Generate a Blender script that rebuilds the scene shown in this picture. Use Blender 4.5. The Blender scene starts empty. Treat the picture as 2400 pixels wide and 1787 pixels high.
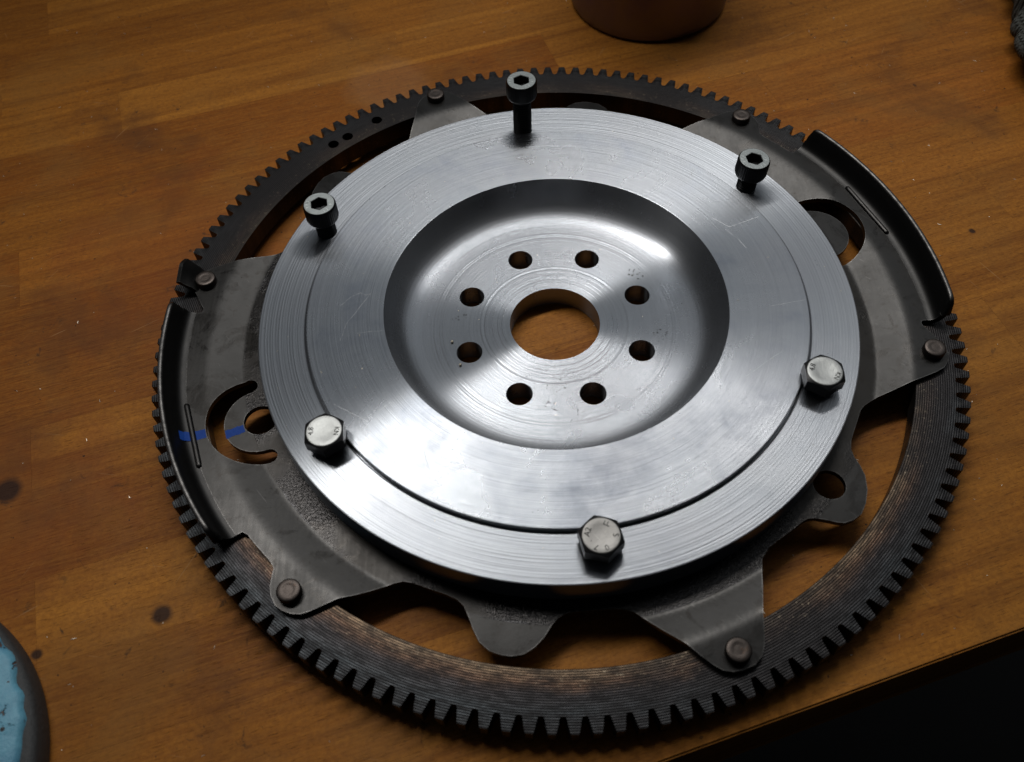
import bpy, bmesh, math, random
from mathutils import Vector, Matrix
from mathutils.geometry import delaunay_2d_cdt
random.seed(7)
S = bpy.context.scene
COL = S.collection
MM = 0.001
pi = math.pi
D2R = pi / 180

# ------------------------------------------------------------------ camera
cd = bpy.data.cameras.new('camera')
cam = bpy.data.objects.new('camera', cd)
COL.objects.link(cam)
S.camera = cam
rt = Vector((0.99839294, -0.04697296, -0.03170292))
up = Vector((0.05667041, 0.82754793, 0.55852743))
fw = Vector((0.0, 0.55942646, -0.82887999))
M = Matrix((rt, up, -fw)).transposed().to_4x4()
M.translation = Vector((-17.98, -213.32, 287.62)) * MM
cam.matrix_world = M
cd.sensor_width = 36
cd.lens = 2096.0 / 2400 * 36
cd.clip_start = 0.01
cd.clip_end = 50
cd.dof.use_dof = True
cd.dof.focus_distance = 0.36
cd.dof.aperture_fstop = 14

# ------------------------------------------------------------------ world (dim workshop), bench lamp and added fill light
W = bpy.data.worlds.new('World')
S.world = W
W.use_nodes = True
bg = W.node_tree.nodes['Background']
bg.inputs['Color'].default_value = (0.80, 0.86, 1.0, 1)
bg.inputs['Strength'].default_value = 0.012

def tube_lamp(name, a, b, width, energy, color, aim=Vector((0, 0, 0))):
    ld = bpy.data.lights.new(name, 'AREA')
    ld.shape = 'RECTANGLE'
    a = Vector(a); b = Vector(b)
    ld.size = (b - a).length
    ld.size_y = width
    ld.energy = energy
    ld.color = color
    ld.spread = (96 if width < .2 else 180) * D2R
    o = bpy.data.objects.new(name, ld)
    COL.objects.link(o)
    mid = (a + b) / 2
    x = (b - a).normalized()
    z = (mid - aim).normalized()
    z = (z - x * z.dot(x)).normalized()
    y = z.cross(x)
    m = Matrix((x, y, z)).transposed().to_4x4()
    m.translation = mid
    o.matrix_world = m
    return o

H = 0.62
tube_lamp('bench_lamp', (-.62 * H, .25 * H, H + .018), (.42 * H, .58 * H, H + .018), 0.06, 0.95, (1.0, 0.97, 0.93), Vector((.27, .10, 0)))
tube_lamp('fill_light', (-.6, 1.35, 1.9), (2.6, 1.35, 1.9), 1.6, 8.5, (.93, .97, 1.0), Vector((0, .3, 0)))  # unseen overhead panel, added as fill to lift the disc's dark sectors

S.view_settings.view_transform = 'Standard'
S.view_settings.look = 'None'
S.view_settings.exposure = 0
S.view_settings.gamma = 1
S.cycles.use_denoising = True
S.cycles.max_bounces = 8
S.cycles.sample_clamp_indirect = 4

# ------------------------------------------------------------------ helpers: objects
def tag(o, label=None, cat=None, group=None, kind=None):
    if label: o['label'] = label
    if cat: o['category'] = cat
    if group: o['group'] = group
    if kind: o['kind'] = kind
    return o

def link_mesh(name, bm, mat, parent=None, angle=35, smooth=True):
    me = bpy.data.meshes.new(name)
    bmesh.ops.recalc_face_normals(bm, faces=bm.faces[:])
    bm.to_mesh(me)
    bm.free()
    if smooth:
        me.polygons.foreach_set('use_smooth', [True] * len(me.polygons))
        me.set_sharp_from_angle(angle=angle * D2R)
    me.materials.append(mat)
    o = bpy.data.objects.new(name, me)
    COL.objects.link(o)
    if parent is not None: o.parent = parent
    return o

def empty(name, loc=(0, 0, 0)):
    o = bpy.data.objects.new(name, None)
    o.location = loc
    o.empty_display_size = .01
    COL.objects.link(o)
    return o

def P(r, az):
    return (r * math.cos(az * D2R), r * math.sin(az * D2R))

def lathe(prof, seg=192, close=False, bm=None, cx=0, cy=0, rfun=None):
    """prof: [(r,z)] in mm; r==0 makes a pole"""
    bm = bm or bmesh.new()
    rings = []
    for r, z in prof:
        if r < 1e-6:
            rings.append([bm.verts.new((cx * MM, cy * MM, z * MM))])
        else:
            ring = []
            for i in range(seg):
                a = 2 * pi * i / seg
                rr = r if rfun is None else rfun(r, z, a)
                ring.append(bm.verts.new(((cx + rr * math.cos(a)) * MM, (cy + rr * math.sin(a)) * MM, z * MM)))
            rings.append(ring)
    n = len(rings)
    for k in range(n if close else n - 1):
        A, B = rings[k], rings[(k + 1) % n]
        for i in range(seg):
            j = (i + 1) % seg
            if len(A) == 1 and len(B) == 1: continue
            if len(A) == 1: bm.faces.new((A[0], B[i], B[j]))
            elif len(B) == 1: bm.faces.new((A[i], A[j], B[0]))
            else: bm.faces.new((A[i], A[j], B[j], B[i]))
    return bm

def inside(pt, poly):
    x, y = pt
    c = False
    n = len(poly)
    j = n - 1
    for i in range(n):
        xi, yi = poly[i]; xj, yj = poly[j]
        if (yi > y) != (yj > y) and x < (xj - xi) * (y - yi) / (yj - yi) + xi:
            c = not c
        j = i
    return c

def circle(cx, cy, r, n):
    return [(cx + r * math.cos(2 * pi * i / n), cy + r * math.sin(2 * pi * i / n)) for i in range(n)]

def sheet(outer, holes, interior, zt, zb, bevel=0.0):
    """flat or dished sheet with holes: top at zt(x,y), bottom at zb(x,y), walls all round (mm)"""
    verts = []; edges = []
    for loop in [outer] + holes:
        s = len(verts)
        verts += loop
        edges += [(s + i, s + (i + 1) % len(loop)) for i in range(len(loop))]
    verts += interior
    vo, eo, fo, ov, oe, of = delaunay_2d_cdt([Vector(v) for v in verts], edges, [], 0, 1e-5)
    tris = []
    for f in fo:
        c = (sum(vo[i][0] for i in f) / 3, sum(vo[i][1] for i in f) / 3)
        if inside(c, outer) and not any(inside(c, h) for h in holes):
            tris.append(f)
    used = sorted(set(i for f in tris for i in f))
    bm = bmesh.new()
    T = {i: bm.verts.new((vo[i][0] * MM, vo[i][1] * MM, zt(vo[i][0], vo[i][1]) * MM)) for i in used}
    B = {i: bm.verts.new((vo[i][0] * MM, vo[i][1] * MM, zb(vo[i][0], vo[i][1]) * MM)) for i in used}
    cnt = {}
    for f in tris:
        a, b, c = f
        if (vo[b] - vo[a]).cross(vo[c] - vo[a]) < 0: f = [a, c, b]
        bm.faces.new([T[i] for i in f])
        bm.faces.new([B[i] for i in reversed(f)])
        for k in range(3):
            e = (f[k], f[(k + 1) % 3])
            cnt[e] = 1
    for (a, b) in list(cnt):
        if (b, a) not in cnt:
            bm.faces.new((T[b], T[a], B[a], B[b]))
    return bm

def box(bm, x0, x1, y0, y1, z0, z1):
    v = [bm.verts.new((x * MM, y * MM, z * MM)) for z in (z0, z1) for x, y in ((x0, y0), (x1, y0), (x1, y1), (x0, y1))]
    for f in ((3, 2, 1, 0), (4, 5, 6, 7), (0, 1, 5, 4), (1, 2, 6, 5), (2, 3, 7, 6), (3, 0, 4, 7)):
        bm.faces.new([v[i] for i in f])

# ------------------------------------------------------------------ helpers: materials
class NT:
    def __init__(self, name):
        self.m = bpy.data.materials.new(name)
        self.m.use_nodes = True
        self.t = self.m.node_tree
        self.b = self.t.nodes['Principled BSDF']
    def n(self, typ, ins=None, **props):
        nd = self.t.nodes.new(typ)
        for k, v in props.items(): setattr(nd, k, v)
        for k, v in (ins or {}).items(): self.set(nd.inputs[k], v)
        return nd
    def set(self, sock, v):
        if isinstance(v, bpy.types.NodeSocket): self.t.links.new(v, sock)
        elif isinstance(v, (tuple, list)) and len(v) == 3 and sock.type == 'RGBA': sock.default_value = (*v, 1)
        else: sock.default_value = v
    def math(self, op, a, b=0.0, c=None, clamp=False):
        nd = self.n('ShaderNodeMath', operation=op, use_clamp=clamp)
        self.set(nd.inputs[0], a); self.set(nd.inputs[1], b)
        if c is not None: self.set(nd.inputs[2], c)
        return nd.outputs[0]
    def vmath(self, op, a, b=(0, 0, 0), out=0):
        nd = self.n('ShaderNodeVectorMath', operation=op)
        self.set(nd.inputs[0], a); self.set(nd.inputs[1], b)
        return nd.outputs[out]
    def mix(self, f, a, b, mode='MIX'):
        nd = self.n('ShaderNodeMix', data_type='RGBA', blend_type=mode)
        self.set(nd.inputs['Factor'], f)
        self.set(nd.inputs[6], (*a, 1) if isinstance(a, tuple) and len(a) == 3 else a)
        self.set(nd.inputs[7], (*b, 1) if isinstance(b, tuple) and len(b) == 3 else b)
        return nd.outputs[2]
    def ramp(self, f, stops, interp='LINEAR'):
        nd = self.n('ShaderNodeValToRGB', {'Fac': f})
        cr = nd.color_ramp
        cr.interpolation = interp
        while len(cr.elements) < len(stops): cr.elements.new(.5)
        for e, (p, c) in zip(cr.elements, stops):
            e.position = p
            e.color = (c, c, c, 1) if not isinstance(c, tuple) else (*c, 1)
        return nd.outputs['Color']
    def noise(self, vec, scale, detail=2, rough=.5, dist=0.0, dim='3D', w=None):
        nd = self.n('ShaderNodeTexNoise', noise_dimensions=dim)
        if dim == '1D': self.set(nd.inputs['W'], w)
        else: self.set(nd.inputs['Vector'], vec)
        nd.inputs['Scale'].default_value = scale
        nd.inputs['Detail'].default_value = detail
        nd.inputs['Roughness'].default_value = rough
        nd.inputs['Distortion'].default_value = dist
        return nd.outputs['Fac']
    def pos_mm(self):
        g = self.n('ShaderNodeNewGeometry')
        return self.vmath('MULTIPLY', g.outputs['Position'], (1000, 1000, 1000))
    def sep(self, v):
        s = self.n('ShaderNodeSeparateXYZ', {0: v})
        return s.outputs
    def comb(self, x, y, z):
        c = self.n('ShaderNodeCombineXYZ')
        for k, v in zip((0, 1, 2), (x, y, z)): self.set(c.inputs[k], v)
        return c.outputs[0]
    def polar(self, p):
        x, y, z = self.sep(p)
        xy = self.comb(x, y, 0.0)
        r = self.vmath('LENGTH', xy, out=1)
        u = self.vmath('NORMALIZE', xy)
        return r, u
    def bump(self, h, dist_mm, strength=1.0, normal=None):
        nd = self.n('ShaderNodeBump', {'Height': h, 'Distance': dist_mm * MM, 'Strength': strength})
        if normal is not None: self.set(nd.inputs['Normal'], normal)
        return nd.outputs[0]
    def out(self, **kw):
        names = {'color': 'Base Color', 'rough': 'Roughness', 'metal': 'Metallic', 'normal': 'Normal', 'aniso': 'Anisotropic',
                 'tangent': 'Tangent', 'spec': 'Specular IOR Level', 'coat': 'Coat Weight', 'coat_rough': 'Coat Roughness', 'anrot': 'Anisotropic Rotation'}
        for k, v in kw.items(): self.set(self.b.inputs[names[k]], v)
        return self.m

def ringvec(t, r, u, fr, faz):
    """coordinates that are long along the turning direction and short across it"""
    x, y, z = t.sep(u)
    return t.comb(t.math('MULTIPLY', r, fr), t.math('MULTIPLY', x, faz), t.math('MULTIPLY', y, faz))

def mat_turned(name, color, rough, aniso, coarse, pitch, fine, dist, smudge=.5, specks=.5, scratch=.6, hub=False, lines=()):
    t = NT(name)
    p = t.pos_mm()
    r, u = t.polar(p)
    tan = t.n('ShaderNodeTangent', direction_type='RADIAL', axis='Z').outputs[0]
    # cutter lines
    line1 = t.noise(ringvec(t, r, u, 1 / pitch, 1.2), 1.0, 2, .6)
    line2 = t.noise(ringvec(t, r, u, 3.0, 2.0), 1.0, 2, .7)
    saw = t.math('SINE', t.math('MULTIPLY', r, 2 * pi / pitch))
    saw = t.math('MULTIPLY_ADD', saw, .06, line1)
    h = t.math('MULTIPLY_ADD', line2, fine, t.math('MULTIPLY', saw, coarse))
    tool = t.ramp(t.noise(ringvec(t, r, u, 2.2, 1.5), 1.0, 3, .75), [(.36, -0.0), (.64, 1.0)])
    if hub:
        q = t.math('DIVIDE', r, 65.0)
        st = [(0.0, .5)]
        for rr_, w_, dv in ((20.6, .25, .35), (22.6, .3, -.3), (24.4, .2, .3), (26.0, .25, -.25), (27.8, .5, -.5), (28.8, .35, .4), (43.8, .4, .25), (45.4, .4, -.35), (47.0, .5, .3)):
            st += [((rr_ - w_) / 65, .5), (rr_ / 65, .5 + dv), ((rr_ + w_) / 65, .5)]
        h = t.math('MULTIPLY_ADD', t.ramp(q, st[:31]), 2.6, h)
    # scratches in several directions
    scr = None
    for k, (ang, sc) in enumerate(((20, .10), (75, .13), (130, .09), (165, .12))):
        rot = t.n('ShaderNodeVectorRotate', {'Vector': p, 'Angle': ang * D2R}, rotation_type='Z_AXIS').outputs[0]
        v = t.vmath('MULTIPLY', rot, (sc * .35, 2.2, 1))
        v = t.vmath('ADD', v, (k * 31.7, 0, 0))
        wv = t.noise(p, .03, 1)
        v = t.vmath('ADD', v, t.comb(0.0, t.math('MULTIPLY', wv, 14.0), 0.0))
        nz = t.noise(v, 1.0, 1, .5)
        s = t.ramp(nz, [(.74, 0.0), (.775, 1.0)])
        scr = s if scr is None else t.math('MAXIMUM', scr, s)
    mask = t.ramp(t.noise(p, .045, 2), [(.47, 0.0), (.6, 1.0)])
    scr = t.math('MULTIPLY', scr, mask)
    nrm = t.bump(h, dist, 1.0)
    # grime films and fingerprints
    sm1 = t.noise(p, .035, 4, .6, .6)
    sm2 = t.noise(t.vmath('ADD', p, (55, 12, 3)), .10, 5, .65, .4)
    sm = t.math('MULTIPLY', t.ramp(sm1, [(.40, 0.0), (.65, 1.0)]), t.ramp(sm2, [(.35, .15), (.7, 1.0)]))
    col = t.mix(t.math('MULTIPLY', sm, smudge * .55), color, (color[0] * .62, color[1] * .66, color[2] * .74))
    tint = t.noise(p, .02, 2)
    col = t.mix(t.ramp(tint, [(.45, 0.0), (.7, .35)]), col, (color[0] * 1.03, color[1] * .97, color[2] * .95))
    col = t.mix(t.math('MULTIPLY', t.math('SUBTRACT', 1.0, tool), .22), col, tuple(c * .55 for c in color))
    col = t.mix(t.math('MULTIPLY', scr, .5 * scratch), col, tuple(min(1, c * 2.2) for c in color))
    if lines:
        pw = t.vmath('ADD', t.vmath('MULTIPLY', p, (1, 1, 0)), t.vmath('MULTIPLY', t.vmath('SUBTRACT', t.n('ShaderNodeTexNoise', {'Vector': p, 'Scale': .3}).outputs['Color'], (.5, .5, .5)), (.8, .8, 0)))
        dm = None
        for pl in lines:
            for a_, b_ in zip(pl, pl[1:]):
                ba = (b_[0] - a_[0], b_[1] - a_[1], 0)
                pa = t.vmath('SUBTRACT', pw, (*a_, 0))
                hh = t.math('MULTIPLY', t.vmath('DOT_PRODUCT', pa, ba, out=1), 1 / (ba[0] ** 2 + ba[1] ** 2), clamp=True)
                sc_ = t.n('ShaderNodeVectorMath', operation='SCALE'); t.set(sc_.inputs[0], ba); t.set(sc_.inputs['Scale'], hh)
                dd = t.vmath('LENGTH', t.vmath('SUBTRACT', pa, sc_.outputs[0]), out=1)
                dm = dd if dm is None else t.math('MINIMUM', dm, dd)
        ln = t.math('MULTIPLY', t.ramp(dm, [(.04, 1.0), (.14, 0.0)]), t.ramp(t.noise(p, .8, 3), [(.35, .15), (.6, 1.0)]))
        col = t.mix(t.math('MULTIPLY', ln, .45), col, (.80, .81, .83))
        rg0 = ln
    # dark specks of dirt
    vo = t.n('ShaderNodeTexVoronoi', {'Vector': t.vmath('ADD', p, t.vmath('MULTIPLY', t.n('ShaderNodeTexNoise', {'Vector': p, 'Scale': .9}).outputs['Color'], (1.5, 1.5, 1.5))), 'Scale': .33, 'Randomness': 1.0})
    size = t.math('MULTIPLY', t.sep(vo.outputs['Color'])[0], .09)
    dot = t.math('LESS_THAN', vo.outputs['Distance'], t.math('MULTIPLY', size, t.ramp(t.noise(p, .05, 3), [(.5, 0.0), (.68, 1.0)])))
    dot = t.math('MULTIPLY', dot, specks)
    if hub:
        wob = t.vmath('MULTIPLY', t.n('ShaderNodeTexNoise', {'Vector': p, 'Scale': 1.6, 'Detail': 2.0}).outputs['Color'], (1.2, 1.2, 0))
        vf = t.n('ShaderNodeTexVoronoi', {'Vector': t.vmath('ADD', p, wob), 'Scale': .95})
        df = t.math('LESS_THAN', vf.outputs['Distance'], t.math('MULTIPLY', t.sep(vf.outputs['Color'])[0], .42))
        m_ = None
        for az_, rr_, rad in ((-95, 37.5, 5.5), (-12, 41, 5.5), (33, 40.5, 5.0), (172, 37, 4.5), (-93, 30, 6), (-80, 44, 5)):
            cx, cy = P(rr_, az_)
            d_ = t.vmath('LENGTH', t.vmath('SUBTRACT', t.vmath('MULTIPLY', p, (1, 1, 0)), (cx, cy, 0)), out=1)
            g_ = t.ramp(t.math('DIVIDE', d_, rad), [(0.0, 1.0), (1.0, 0.0)])
            m_ = g_ if m_ is None else t.math('MAXIMUM', m_, g_)
        df = t.math('MULTIPLY', df, t.ramp(t.math('ADD', m_, t.math('MULTIPLY', t.math('SUBTRACT', t.noise(p, .5, 3), .5), 1.0)), [(.35, 0.0), (.45, 1.0)]))
        dot = t.math('MAXIMUM', dot, df)
    col = t.mix(dot, col, (.012, .012, .012))
    rg = t.math('MULTIPLY_ADD', sm, .05 * smudge, rough)
    rg = t.math('MULTIPLY_ADD', scr, .12 * scratch, rg)
    if lines: rg = t.math('MULTIPLY_ADD', rg0, .3, rg)
    metal = t.math('MULTIPLY_ADD', dot, -.95, .95)
    return t.out(color=col, rough=rg, metal=metal, aniso=aniso, tangent=tan, anrot=.25, normal=nrm)

AL = (.325, .345, .372)
M_rim = mat_turned('turned_rim', AL, .30, 1.0, 1.0, 1.05, .45, .14, .5, .5, .0)
M_face = mat_turned('turned_face', AL, .27, 1.0, .8, 1.6, .7, .09, 1.6, .6, .0, lines=(
    ((-81.1, 3.1), (-77.4, 7.0), (-74.0, 8.7), (-71.8, 7.4), (-70.1, 8.0), (-78.5, -6.0), (-80.3, -13.4)), ((65.8, 37.5), (71.6, 32.0), (84.2, 36.5)), ((69.8, 30.8), (73.5, 26.0), (76.1, 20.4)),
    ((79.7, -8.8), (92.8, -6.8)), ((-80.8, -41.5), (-69.1, -49.0)), ((-64.9, -45.2), (-60.7, -41.6)), ((64.5, -39.4), (79.2, -29.6)), ((-74.2, -10.6), (-64.4, -9.9)), ((-48.9, -62.6), (-47.3, -69.4))))
M_hub = mat_turned('turned_hub', (.27, .286, .308), .26, 1.0, .8, 1.3, .6, .06, .6, .7, .0, True)

def mat_ring():
    t = NT('ring_gear_steel')
    p = t.pos_mm()
    p0 = t.vmath('ADD', p, (.4, -.8, 0))
    r, u = t.polar(p0)
    tan = t.n('ShaderNodeTangent', direction_type='RADIAL', axis='Z').outputs[0]
    groove = t.math('SINE', t.math('MULTIPLY', r, 2 * pi / .78))
    streak = t.noise(ringvec(t, r, u, .8, 22.0), 1.0, 4, .75)
    blot = t.noise(p, .045, 4, .6, .3)
    grit = t.noise(p, .8, 3, .7)
    # patina: straw gold and bronze near the inner edge, blue grey outward
    rr = t.math('MULTIPLY_ADD', t.math('SUBTRACT', blot, .5), 9.0, r)
    f = t.math('DIVIDE', t.math('SUBTRACT', rr, 134.0), 21.0)
    col = t.ramp(f, [(0.0, (.035, .027, .020)), (.12, (.12, .085, .055)), (.28, (.075, .045, .030)), (.44, (.028, .025, .026)), (.70, (.028, .032, .035)), (1.0, (.025, .027, .029))])
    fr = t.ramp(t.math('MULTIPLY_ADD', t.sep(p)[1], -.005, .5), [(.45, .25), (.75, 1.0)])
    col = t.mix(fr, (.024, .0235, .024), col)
    dark = t.ramp(streak, [(.40, 0.0), (.62, 1.0)])
    col = t.mix(t.math('MULTIPLY', dark, .75), col, (.013, .0125, .013))
    big = t.ramp(t.noise(p, .02, 3), [(.46, 0.0), (.62, .85)])
    col = t.mix(big, col, (.017, .016, .0165))
    col = t.mix(t.math('MULTIPLY', t.math('MULTIPLY_ADD', groove, .12, .12), t.ramp(t.noise(p, .06, 3), [(.35, .25), (.65, 1.0)])), col, (.016, .015, .016))
    spark = t.math('MULTIPLY', t.ramp(grit, [(.60, 0.0), (.70, 1.0)]), t.ramp(f, [(.05, 0.0), (.12, 1.0), (.30, .7), (.5, 0.0)]))
    col = t.mix(t.math('MULTIPLY', spark, .4), col, (.30, .25, .18))
    h = t.math('MULTIPLY_ADD', groove, .5, t.math('MULTIPLY', streak, .7))
    h = t.math('MULTIPLY_ADD', grit, .5, h)
    nrm = t.bump(h, .05, 1.0)
    return t.out(color=col, rough=t.math('MULTIPLY_ADD', dark, .12, .36), metal=.92, aniso=.45, tangent=tan, anrot=.25, normal=nrm)
M_ring = mat_ring()

def mat_steel(name, color, rough, spots=1.0, dirt=(.05, .045, .04), bump=.006, grease=False, lip=False, worn=0.0):
    t = NT(name)
    p = t.pos_mm()
    a = t.noise(p, .04, 4, .6, .5)
    b = t.noise(p, .35, 4, .65)
    c = t.noise(p, 2.2, 2, .6)
    col = t.mix(t.ramp(a, [(.38, 0.0), (.68, .7 * spots)]), color, tuple(x * .55 for x in color))
    col = t.mix(t.math('MULTIPLY', t.ramp(b, [(.60, 0.0), (.72, .8)]), spots), col, dirt)
    vo = t.n('ShaderNodeTexVoronoi', {'Vector': p, 'Scale': .22})
    dot = t.math('LESS_THAN', vo.outputs['Distance'], t.math('MULTIPLY', t.sep(vo.outputs['Color'])[1], .055))
    col = t.mix(t.math('MULTIPLY', dot, .8 * spots), col, (.02, .018, .016))
    sc = t.vmath('MULTIPLY', t.n('ShaderNodeVectorRotate', {'Vector': p, 'Angle': .9}, rotation_type='Z_AXIS').outputs[0], (.06, 1.6, 1))
    scr = t.ramp(t.noise(sc, 1.0, 1), [(.73, 0.0), (.77, .6)])
    col = t.mix(t.math('MULTIPLY', scr, spots), col, tuple(min(1, x * 2.0) for x in color))
    rg = t.math('MULTIPLY_ADD', a, .22, rough - .09)
    rg = t.math('MULTIPLY_ADD', b, .10, t.math('SUBTRACT', rg, .05))
    h = t.math('MULTIPLY_ADD', b, 1.2, t.math('MULTIPLY', c, .7))
    if worn:
        bv = t.n('ShaderNodeBevel', {'Radius': .7 * MM}, samples=4)
        gN = t.n('ShaderNodeNewGeometry').outputs['Normal']
        ed = t.math('SUBTRACT', 1.0, t.vmath('DOT_PRODUCT', bv.outputs[0], gN, out=1))
        ed = t.math('MULTIPLY', t.ramp(ed, [(.04, 0.0), (.22, 1.0)]), t.ramp(t.noise(p, .25, 4, .7), [(.35, .1), (.62, 1.0)]))
        col = t.mix(t.math('MULTIPLY', ed, worn), col, (.22, .215, .21))
    if lip:
        z_ = t.sep(p)[2]
        lm = t.math('MULTIPLY', t.ramp(t.math('MULTIPLY', t.math('SUBTRACT', z_, 23.4), 1.0), [(.0, 0.0), (.6, 1.0)]), t.ramp(t.noise(p, .4, 4, .7), [(.35, .2), (.65, 1.0)]))
        col = t.mix(lm, col, (.17, .165, .16))
    if grease:
        r_, u_ = t.polar(p)
        gm = t.ramp(t.math('ADD', t.math('MULTIPLY', t.math('SUBTRACT', t.noise(p, .09, 4, .6), .5), 9.0), r_), [(0, 0.0)] )
        gm = t.math('MULTIPLY', t.math('LESS_THAN', r_, 120.6), t.ramp(t.noise(t.vmath('ADD', p, (30, 80, 0)), .035, 3), [(.42, 0.0), (.56, 1.0)]))
        wet = t.noise(t.vmath('MULTIPLY', p, (1, 1, 1)), 1.0, 3, .6, 1.2)
        h = t.math('MULTIPLY_ADD', t.math('MULTIPLY', wet, gm), 14.0, h)
        rg = t.math('MULTIPLY_ADD', gm, -.10, rg)
        col = t.mix(t.math('MULTIPLY', gm, .5), col, (.05, .05, .055))
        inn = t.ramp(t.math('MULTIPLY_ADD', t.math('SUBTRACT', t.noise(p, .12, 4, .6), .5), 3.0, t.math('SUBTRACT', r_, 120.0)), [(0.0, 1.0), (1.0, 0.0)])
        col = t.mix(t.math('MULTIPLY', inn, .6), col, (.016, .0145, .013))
        roll = t.noise(t.vmath('MULTIPLY', p, (.9, .05, 1)), 1.0, 4, .7)
        rg = t.math('MULTIPLY_ADD', t.math('SUBTRACT', roll, .5), .16, rg)
        stain = t.ramp(t.noise(t.vmath('ADD', p, (9, 4, 0)), .07, 5, .7, 1.0), [(.52, 0.0), (.60, 1.0)])
        col = t.mix(t.math('MULTIPLY', stain, .35), col, (.020, .018, .016))
        rg = t.math('MULTIPLY_ADD', stain, -.06, rg)
    return t.out(color=col, rough=rg, metal=.95, normal=t.bump(h, bump * 3, 1.0))
M_plate = mat_steel('pressed_steel', (.039, .0382, .0372), .34, .75, (.022, .019, .017), .004, True, worn=.7)
M_flange = mat_steel('pressed_steel_edge', (.036, .0355, .035), .42, .6, lip=True, worn=.6)
M_rivet = mat_steel('rivet_steel', (.085, .072, .065), .42, 1.2, (.09, .06, .045), .02)
M_black = mat_steel('black_oxide', (.042, .043, .045), .36, .3)
M_headtop = mat_steel('worn_bolt_face', (.34, .37, .37), .42, .9, (.10, .11, .11), .02)
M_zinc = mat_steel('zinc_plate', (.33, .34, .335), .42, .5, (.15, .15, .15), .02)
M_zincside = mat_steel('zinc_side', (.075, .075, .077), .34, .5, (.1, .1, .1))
M_inox = mat_steel('stainless', (.23, .226, .217), .42, .5, (.3, .29, .27), .02)
M_stamp = NT('stamped_letter').out(color=(.015, .015, .015), rough=.8, metal=.0)
M_stampl = NT('stamped_letter_bright').out(color=(.62, .66, .66), rough=.4, metal=.6)
def mat_paint():
    t = NT('blue_marker')
    p = t.pos_mm()
    n = t.noise(p, .8, 4, .7)
    return t.out(color=t.mix(n, (.004, .030, .20), (.014, .065, .30)), rough=.6, spec=.15, normal=t.bump(n, .1))
M_blue = mat_paint()

# ================================================================== FLEXPLATE
flex = empty('flexplate', (0, 0, 0))
tag(flex, 'dark pressed steel flexplate with toothed ring gear lying on the wooden bench', 'flexplate')
RT = 12.2           # ring gear top
PT = 14.4           # plate top at the rivets
PC = 11.2           # plate top at the middle
TH = 2.2
RCX, RCY = -.4, .8
NT_ = 143
PH = -91.85

# ---- ring gear body
hp = 180.0 / NT_
rb = 148.5
outer = []
for k in range(NT_):
    a0 = PH + 2 * hp * k
    for q in (-.5, 0.0):
        x, y = P(rb, a0 + 2 * hp * q)
        outer.append((x, y))
ringholes = [(-74.0, 123.2, 2.5), (-87.0, 113.0, 2.5), (-93.2, 108.3, 2.5)]
holes = [circle(0, 0, 135.3, 240)] + [circle(x - RCX, y - RCY, r, 20) for x, y, r in ringholes]
zt_ = lambda x, y: RT
zb_ = lambda x, y: 3.8
bm = sheet(outer, holes, [P(141.5, a) for a in range(0, 360, 2) if not 115 < a < 137], zt_, zb_)
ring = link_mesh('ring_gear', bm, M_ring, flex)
ring.location = (RCX * MM, RCY * MM, 0)
# ---- one tooth, shared by all
prof = [(-.5, rb), (0, rb), (.5, rb), (.5, 149.1), (.43, 149.15), (.375, 149.4), (.335, 149.9), (.31, 150.7), (.285, 151.5), (.235, 153.0), (.185, 154.2), (.17, 154.3)]
prof = prof + [(-q, r) for q, r in reversed(prof[3:])]
bm = bmesh.new()
ch = .35
def tv(q, r, z): 
    x, y = P(r, q * 2 * hp)
    return bm.verts.new((x * MM, y * MM, z * MM))
top = [tv(q, r, RT) for q, r in prof]
bot = [tv(q, r, 3.8) for q, r in prof]
bm.faces.new(top); bm.faces.new(list(reversed(bot)))
for i in range(len(prof)):
    j = (i + 1) % len(prof)
    if i in (0, 1): continue
    bm.faces.new((top[i], bot[i], bot[j], top[j]))
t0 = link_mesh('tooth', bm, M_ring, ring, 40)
for k in range(NT_):
    o = t0 if k == 0 else t0.copy()
    if k: COL.objects.link(o)
    o.parent = ring
    o.rotation_euler = (0, 0, (PH + 2 * hp * k) * D2R)

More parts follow.
